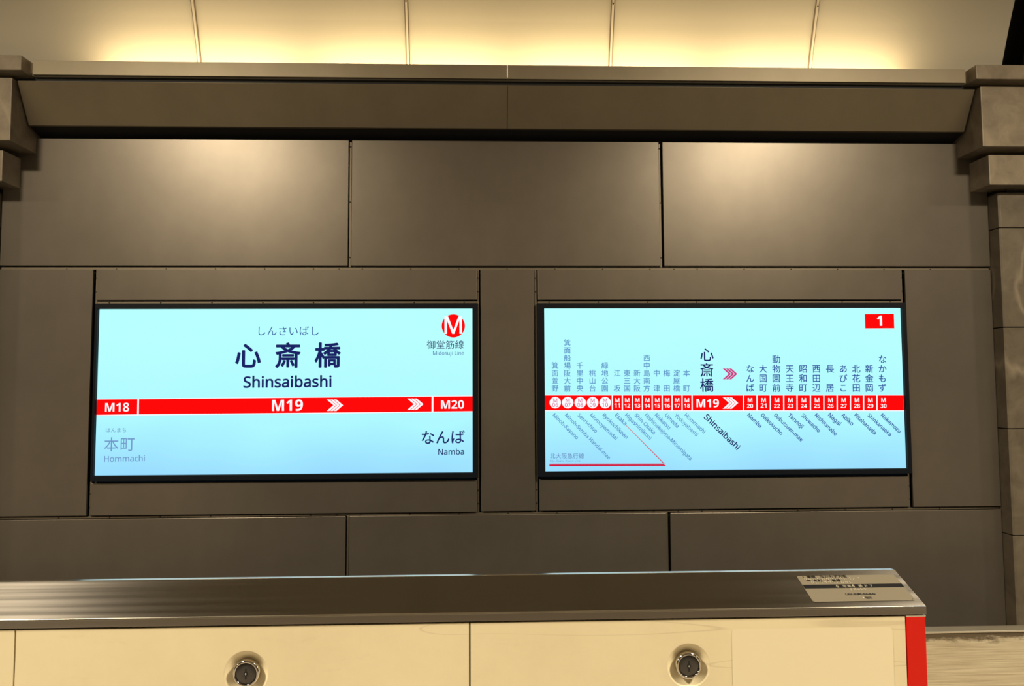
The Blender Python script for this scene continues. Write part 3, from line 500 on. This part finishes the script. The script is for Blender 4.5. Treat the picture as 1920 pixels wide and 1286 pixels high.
# stone pillars at both ends of the bay
def pillar(side, label):
    def X(v): return 0.1 + side * v        # v: distance from the middle of the bay
    t = thing('pillar', label, 'pillar', (X(3.5), 4.3, -1.25), 'structure')
    OUT = 3.95
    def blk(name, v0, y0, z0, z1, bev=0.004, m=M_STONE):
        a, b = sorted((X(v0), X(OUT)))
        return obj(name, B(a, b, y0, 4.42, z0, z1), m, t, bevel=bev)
    dx = 0.0 if side > 0 else -0.012
    core = blk('core', 3.17, 4.23, -1.25, 3.42, 0, M_BLACK)
    blk('cap_block', 2.852 if side > 0 else 2.815, 4.012, 3.423, 3.512)
    blk('corbel_block', 2.905 if side > 0 else 2.892, 4.055, 3.022, 3.396)
    blk('neck_block', 2.982, 4.115 if side > 0 else 4.13, 2.803, 2.99)
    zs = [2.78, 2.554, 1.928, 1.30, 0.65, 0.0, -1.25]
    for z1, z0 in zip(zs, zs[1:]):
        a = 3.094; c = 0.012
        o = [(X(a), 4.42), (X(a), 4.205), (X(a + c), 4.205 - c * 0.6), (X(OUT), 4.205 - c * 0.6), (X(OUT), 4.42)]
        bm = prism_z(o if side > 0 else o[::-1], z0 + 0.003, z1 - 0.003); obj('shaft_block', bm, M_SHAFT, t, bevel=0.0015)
    return t
pillar(1, 'brown marble pillar with stepped capital at the right end of the wall')
pillar(-1, 'brown marble pillar with stepped capital at the left end of the wall')

# ---------------------------------------------------------------- the two backlit signs
def sign(name, label, x0, x1, z0, z1, fx0, fx1, fz0, fz1, prints, prefix):
    t = thing(name, label, 'sign', ((x0 + x1) / 2, 4.30, fz0))
    bm = bmesh.new(); YF, YB = 4.262, 4.318
    o4 = [(fx0, fz0), (fx1, fz0), (fx1, fz1), (fx0, fz1)]; i4 = [(x0, z0), (x1, z0), (x1, z1), (x0, z1)]
    def ring(pts, y): return [bm.verts.new((x, y, z)) for x, z in pts]
    ob, of, jf, ib = ring(o4, YB), ring(o4, YF), ring(i4, YF), ring(i4, 4.2875)
    for k in range(4):
        n = (k + 1) % 4
        for a, b in ((ob, of), (of, jf), (jf, ib)): bm.faces.new((a[k], a[n], b[n], b[k]))
    obj('frame', bm, M_FRAME, t, bevel=0.0015)
    scr = obj('screen', B(x0 - 0.004, x1 + 0.004, 4.2855, 4.31, z0 - 0.004, z1 + 0.004), M_SCREEN, t, loc=(x0, 4.2855, z0))
    scr['label'] = 'glowing pale blue sign face'
    layer = {'route_band': 1, 'band_edge': 2, 'band_divider': 2, 'line_emblem': 1, 'platform_number': 1, 'stop_marker': 2}
    for nm, lab, ink, items in prints:
        y = 4.2855 - 0.0004 * layer.get(nm, 3)
        bm = bmesh.new(); add_print(bm, items, lambda x, z: (x, y, z))
        for f_ in bm.faces:
            f_.normal_update()
            if f_.normal.y > 0: f_.normal_flip()
        me = bpy.data.meshes.new(nm); bm.to_mesh(me); bm.free(); me.materials.append(INK[ink])
        o = bpy.data.objects.new(nm, me); COL.objects.link(o); o.parent = scr
        o.matrix_parent_inverse = Matrix.Translation(-Vector((x0, 4.2855, z0)) - Vector(t.location) * 0)
        o['label'] = lab
    # dark cable tray behind the sides of the frame
    return t

sign('station_sign', 'backlit station name sign with large kanji and a red band', -2.378, -0.108, 1.0535, 2.058, -2.392, -0.0735, 1.022, 2.089, NAME_PRINT, 'name')
sign('route_map_sign', 'backlit route map sign with many station names along a red band', 0.336, 2.594, 1.0545, 2.058, 0.291, 2.618, 1.024, 2.0885, MAP_PRINT, 'map')

# ---------------------------------------------------------------- platform gate in the foreground
GY, GZ = 1.15, 1.2268           # front top edge of the lid
LY, LZ = 1.2372, 1.2631         # back top edge
SL = math.hypot(LY - GY, LZ - GZ)
gate = thing('platform_gate', 'cream platform gate housing with sloping steel lid and red end strip', 'platform gate', (-0.8, GY + 0.06, 0))
def fillet(p, a, b, r, n=6):
    """rounded corner at p between directions to a and b"""
    p, a, b = Vector(p), Vector(a), Vector(b); u, v = (a - p).normalized(), (b - p).normalized()
    h = u.angle(v) / 2; d = r / math.tan(h); c = p + (u + v).normalized() * (r / math.sin(h)); s, e = p + u * d - c, p + v * d - c
    out = []
    for k in range(n + 1):
        w = s.lerp(e, k / n).normalized() * r; out.append(tuple(c + w))
    return out
P0 = (GY, GZ - 0.0135); P1 = (GY, GZ); P2 = (LY, LZ); P3 = (LY + 0.015, LZ - 0.0013); P4 = (LY + 0.017, LZ - 0.05); P5 = (GY + 0.02, GZ - 0.0135)
prof = [P0] + fillet(P1, P0, P2, 0.0030) + fillet(P2, P1, P3, 0.004, 4) + fillet(P3, P2, P4, 0.002, 4) + [P4, P5]
bm = prism_x(prof, -2.6, 0.7215); bm.faces.ensure_lookup_table()
for k in list(range(1, 7)) + list(range(9, 17)): bm.faces[k].material_index = 1     # polished edges
obj('lid', bm, [M_LID, M_POLISH], gate, bevel=0.0006)['label'] = 'sloping brushed steel lid'
obj('housing', B(-2.6, 0.7195, GY + 0.022, LY + 0.010, 0.0, GZ - 0.0135), M_BLACK, gate)
cover_x = [(-2.2035, -1.482), (-1.479, -0.7575), (-0.7545, -0.0355), (-0.0330, 0.6855)]
lock_x = (-1.83, -1.11, -0.392, 0.3230)
for (a, b), lx in zip(cover_x, lock_x):
    LZ0 = 1.1368
    # enamelled front cover with a round dished hollow for the lock
    bm = bmesh.new(); n = 64; z0, z1 = 0.02, GZ - 0.0165
    rim = [bm.verts.new((lx + 0.0355 * math.cos(2 * math.pi * k / n), GY + 0.0015, LZ0 + 0.0355 * math.sin(2 * math.pi * k / n))) for k in range(n)]
    def border(k):
        c, s = math.cos(2 * math.pi * k / n), math.sin(2 * math.pi * k / n)
        tt = min(((b - lx) if c > 0 else (lx - a)) / max(abs(c), 1e-6), ((z1 - LZ0) if s > 0 else (LZ0 - z0)) / max(abs(s), 1e-6))
        return lx + tt * c, LZ0 + tt * s
    out = [bm.verts.new((x, GY + 0.0015, z)) for x, z in map(border, range(n))]
    for k in range(n): bm.faces.new((rim[k], rim[(k + 1) % n], out[(k + 1) % n], out[k]))
    prev = rim
    for r, dy in ((0.0348, 0.0003), (0.0338, 0.0010), (0.0322, 0.0024), (0.0300, 0.0044), (0.0275, 0.0064), (0.0250, 0.0080), (0.0228, 0.0089), (0.0205, 0.0092)):
        cur = [bm.verts.new((lx + r * math.cos(2 * math.pi * k / n), GY + 0.0015 + dy, LZ0 + r * math.sin(2 * math.pi * k / n))) for k in range(n)]
        for k in range(n): bm.faces.new((prev[k], cur[k], cur[(k + 1) % n], prev[(k + 1) % n]))
        prev = cur
    # corners and outer returns
    cor = {}
    for cx in (a, b):
        for cz in (z0, z1): cor[(cx, cz)] = bm.verts.new((cx, GY + 0.0015, cz))
    for k in range(n):
        p, q_ = out[k].co, out[(k + 1) % n].co
        for (cx, cz), cv in cor.items():
            if (abs(p.x - cx) < 1e-5 and abs(q_.z - cz) < 1e-5) or (abs(p.z - cz) < 1e-5 and abs(q_.x - cx) < 1e-5):
                if (p - cv.co).length > 1e-6 and (q_ - cv.co).length > 1e-6 and (p - q_).length < 0.6:
                    bm.faces.new((out[k], out[(k + 1) % n], cv))
    for x0, x1 in ((a, a + 1e-4), (b - 1e-4, b)): box(bm, x0, x1, GY + 0.0016, GY + 0.008, z0, z1)
    box(bm, a, b, GY + 0.0016, GY + 0.008, z1 - 1e-4, z1)
    for f_ in bm.faces: f_.smooth = all(GY + 0.00149 < v_.co.y and (v_.co.x - lx) ** 2 + (v_.co.z - LZ0) ** 2 < 0.0354 ** 2 for v_ in f_.verts)
    cv = obj('access_cover', bm, M_CREAM, gate)
    # lock: chrome rim, dark plug, keyhole
    rimo = obj('lock_rim', lathe_y([(0.0205, 0.0092), (0.0217, 0.006), (0.0216, 0.001), (0.0208, -0.0012), (0.0195, -0.0024), (0.0182, -0.0028), (0.0172, -0.0022), (0.0166, -0.0006), (0.0164, 0.006)], lx, GY + 0.0015, LZ0), M_CHROME, cv, smooth=True)
    plug = obj('lock_plug', lathe_y([(0.0166, 0.006), (0.0166, -0.0004), (0.0155, -0.0012), (0.006, -0.0014), (0, -0.0014)], lx, GY + 0.0015, LZ0), M_PLUG, cv, smooth=True)
    bm = bmesh.new(); yk = GY + 0.0015 - 0.0017
    hole = [(0.0032 * math.cos(t_), 0.0032 * math.sin(t_)) for t_ in [2 * math.pi * k / 20 for k in range(20)]]
    bm.faces.new([bm.verts.new((lx + x, yk, LZ0 + z)) for x, z in hole]); 
    bm.faces.new([bm.verts.new((lx + x, yk - 0.0001, LZ0 + z)) for x, z in ((-0.0011, -0.0088), (0.0011, -0.0088), (0.0011, 0.0078), (-0.0011, 0.0078))])
    obj('keyhole', bm, M_HOLE, cv)
    obj('key_pin', lathe_y([(0.0016, 0.002), (0.0016, -0.0006), (0.001, -0.0012), (0, -0.0013)], lx, yk, LZ0 - 0.0002, 16), M_CHROME, cv, smooth=True)
# clean rectangle where a notice used to be stuck
def rrect(x0, x1, z0, z1, r, y, bm):
    pts = []
    for cx, cz, a0 in ((x1 - r, z1 - r, 0), (x0 + r, z1 - r, 90), (x0 + r, z0 + r, 180), (x1 - r, z0 + r, 270)):
        pts += [(cx + r * math.cos(math.radians(a0 + 15 * k)), y, cz + r * math.sin(math.radians(a0 + 15 * k))) for k in range(7)]
    bm.faces.new([bm.verts.new(p) for p in pts]); return bm
obj('film_patch', rrect(0.395, 0.664, 0.95, 1.194, 0.008, GY + 0.0012, bmesh.new()), M_CREAM_CLEAN, gate)['label'] = 'paler rectangular film on the cream cover'
obj('end_strip', B(0.6875, 0.7195, GY + 0.0005, LY + 0.010, 0.0, GZ - 0.0175), M_RED, gate, bevel=0.0008)['label'] = 'red painted end strip'
obj('end_trim', B(0.6872, 0.7205, GY + 0.0008, LY + 0.010, GZ - 0.0172, GZ - 0.0155), M_PALE, gate)

# tactile plate on the lid
ux = Vector((1, 0, 0)); us = Vector((0, (LY - GY) / SL, (LZ - GZ) / SL)); un = ux.cross(us); O = Vector((0, GY, GZ))
def lid_pt(x, s, h): return O + ux * x + us * s + un * h
def lid_slab(x0, x1, s0, s1, h0, h1, r=0.0):
    bm = bmesh.new(); pts = []
    if r:
        for cx, cz, a0 in ((x1 - r, s1 - r, 0), (x0 + r, s1 - r, 90), (x0 + r, s0 + r, 180), (x1 - r, s0 + r, 270)):
            pts += [(cx + r * math.cos(math.radians(a0 + 22.5 * k)), cz + r * math.sin(math.radians(a0 + 22.5 * k))) for k in range(5)]
    else: pts = [(x0, s0), (x1, s0), (x1, s1), (x0, s1)]
    a = [bm.verts.new(lid_pt(x, s, h0)) for x, s in pts]; b = [bm.verts.new(lid_pt(x, s, h1)) for x, s in pts]; n = len(pts)
    for k in range(n): bm.faces.new((a[k], a[(k + 1) % n], b[(k + 1) % n], b[k]))
    bm.faces.new(a[::-1]); bm.faces.new(b); return bm
plate = obj('tactile_plate', lid_slab(0.5370, 0.7112, 0.0130, 0.0800, -0.0005, 0.0012, 0.004), M_PLATE, gate, bevel=0.0003)
plate['label'] = 'beige tactile information plate with black band'
obj('plate_band', lid_slab(0.5374, 0.7110, 0.0460, 0.0556, 0.0, 0.00135), M_INK, plate)
def plate_print(name, items, m, h=0.0015):
    bm = bmesh.new(); add_print(bm, items, lambda x, s: tuple(lid_pt(x, s, h)))
    obj(name, bm, m, plate)
def row(s, x0, x1, z, em, wt=0):
    n = len(s); return [('c', c, x0 + (x1 - x0) * (k + 0.5) / n, z, em, wt) for k, c in enumerate(s) if c != ' ']
plate_print('plate_text', row('1番線 なかもず方面', 0.5455, 0.6245, 0.0765, 0.0082, 1) + [('p', [(0.549, 0.0648), (0.556, 0.0648), (0.556, 0.0672), (0.549, 0.0672)])] + row('本町 1番線', 0.5605, 0.6090, 0.0660, 0.0080, 1), M_INK)
plate_print('plate_band_text', [('c', '6', 0.5985, 0.0510, 0.0105, 2), ('c', '4', 0.6260, 0.0510, 0.0105, 2)] + row('号車', 0.6045, 0.6205, 0.0505, 0.0076, 1) + row('番ドア', 0.6315, 0.6595, 0.0505, 0.0078, 1), M_PALE)
items = [('p', [(0.6000 + 0.0052 * k, 0.0280), (0.6044 + 0.0052 * k, 0.0280), (0.6044 + 0.0052 * k, 0.0320), (0.6000 + 0.0052 * k, 0.0320)]) for k in range(10)]
plate_print('car_diagram', items + row('階段', 0.6290, 0.6405, 0.0205, 0.0062), M_INK)
items = []
def dot(x, s, r): return ('p', [(x + r * math.cos(k * math.pi / 5), s + r * math.sin(k * math.pi / 5)) for k in range(10)])
for x0, x1, s0, n, keep in ((0.547, 0.648, 0.0705, 26, 0.6), (0.556, 0.630, 0.0600, 20, 0.55), (0.615, 0.645, 0.0420, 10, 0.75)):
    for k in range(n):
        for j in range(3):
            if random.random() < keep: items.append(dot(x0 + (x1 - x0) * k / n + (k % 2) * -0.0008, s0 + 0.0019 * (1 - j), 0.00055))
items += [dot(0.6022 + 0.0052 * k, 0.0300, 0.0007) for k in range(10) if k != 4] + [('p', [(0.621, 0.0262), (0.6245, 0.0262), (0.6228, 0.0275)]), ('p', [(0.624, 0.0192), (0.6275, 0.0192), (0.6258, 0.0222)])]
plate_print('braille_dots', items, M_PALE, 0.0019)
obj('plate_screw', lid_slab(0.7065, 0.7085, 0.0155, 0.0163, 0, 0.0014), M_INK, plate)

# sliding door leaf beyond the end of the housing
dr = thing('sliding_gate', 'worn brushed steel sliding gate leaf behind the red end strip', 'gate', (1.6, 1.21, 0.02))
obj('leaf', B(0.7225, 3.0, 1.200, 1.224, 0.02, 1.1640), M_DOOR, dr, bevel=0.0012, loc=(1.6, 1.200, 1.164))
obj('top_rail', B(0.7225, 3.0, 1.1985, 1.2255, 1.1640, 1.1672), M_STEEL, dr, bevel=0.0016)
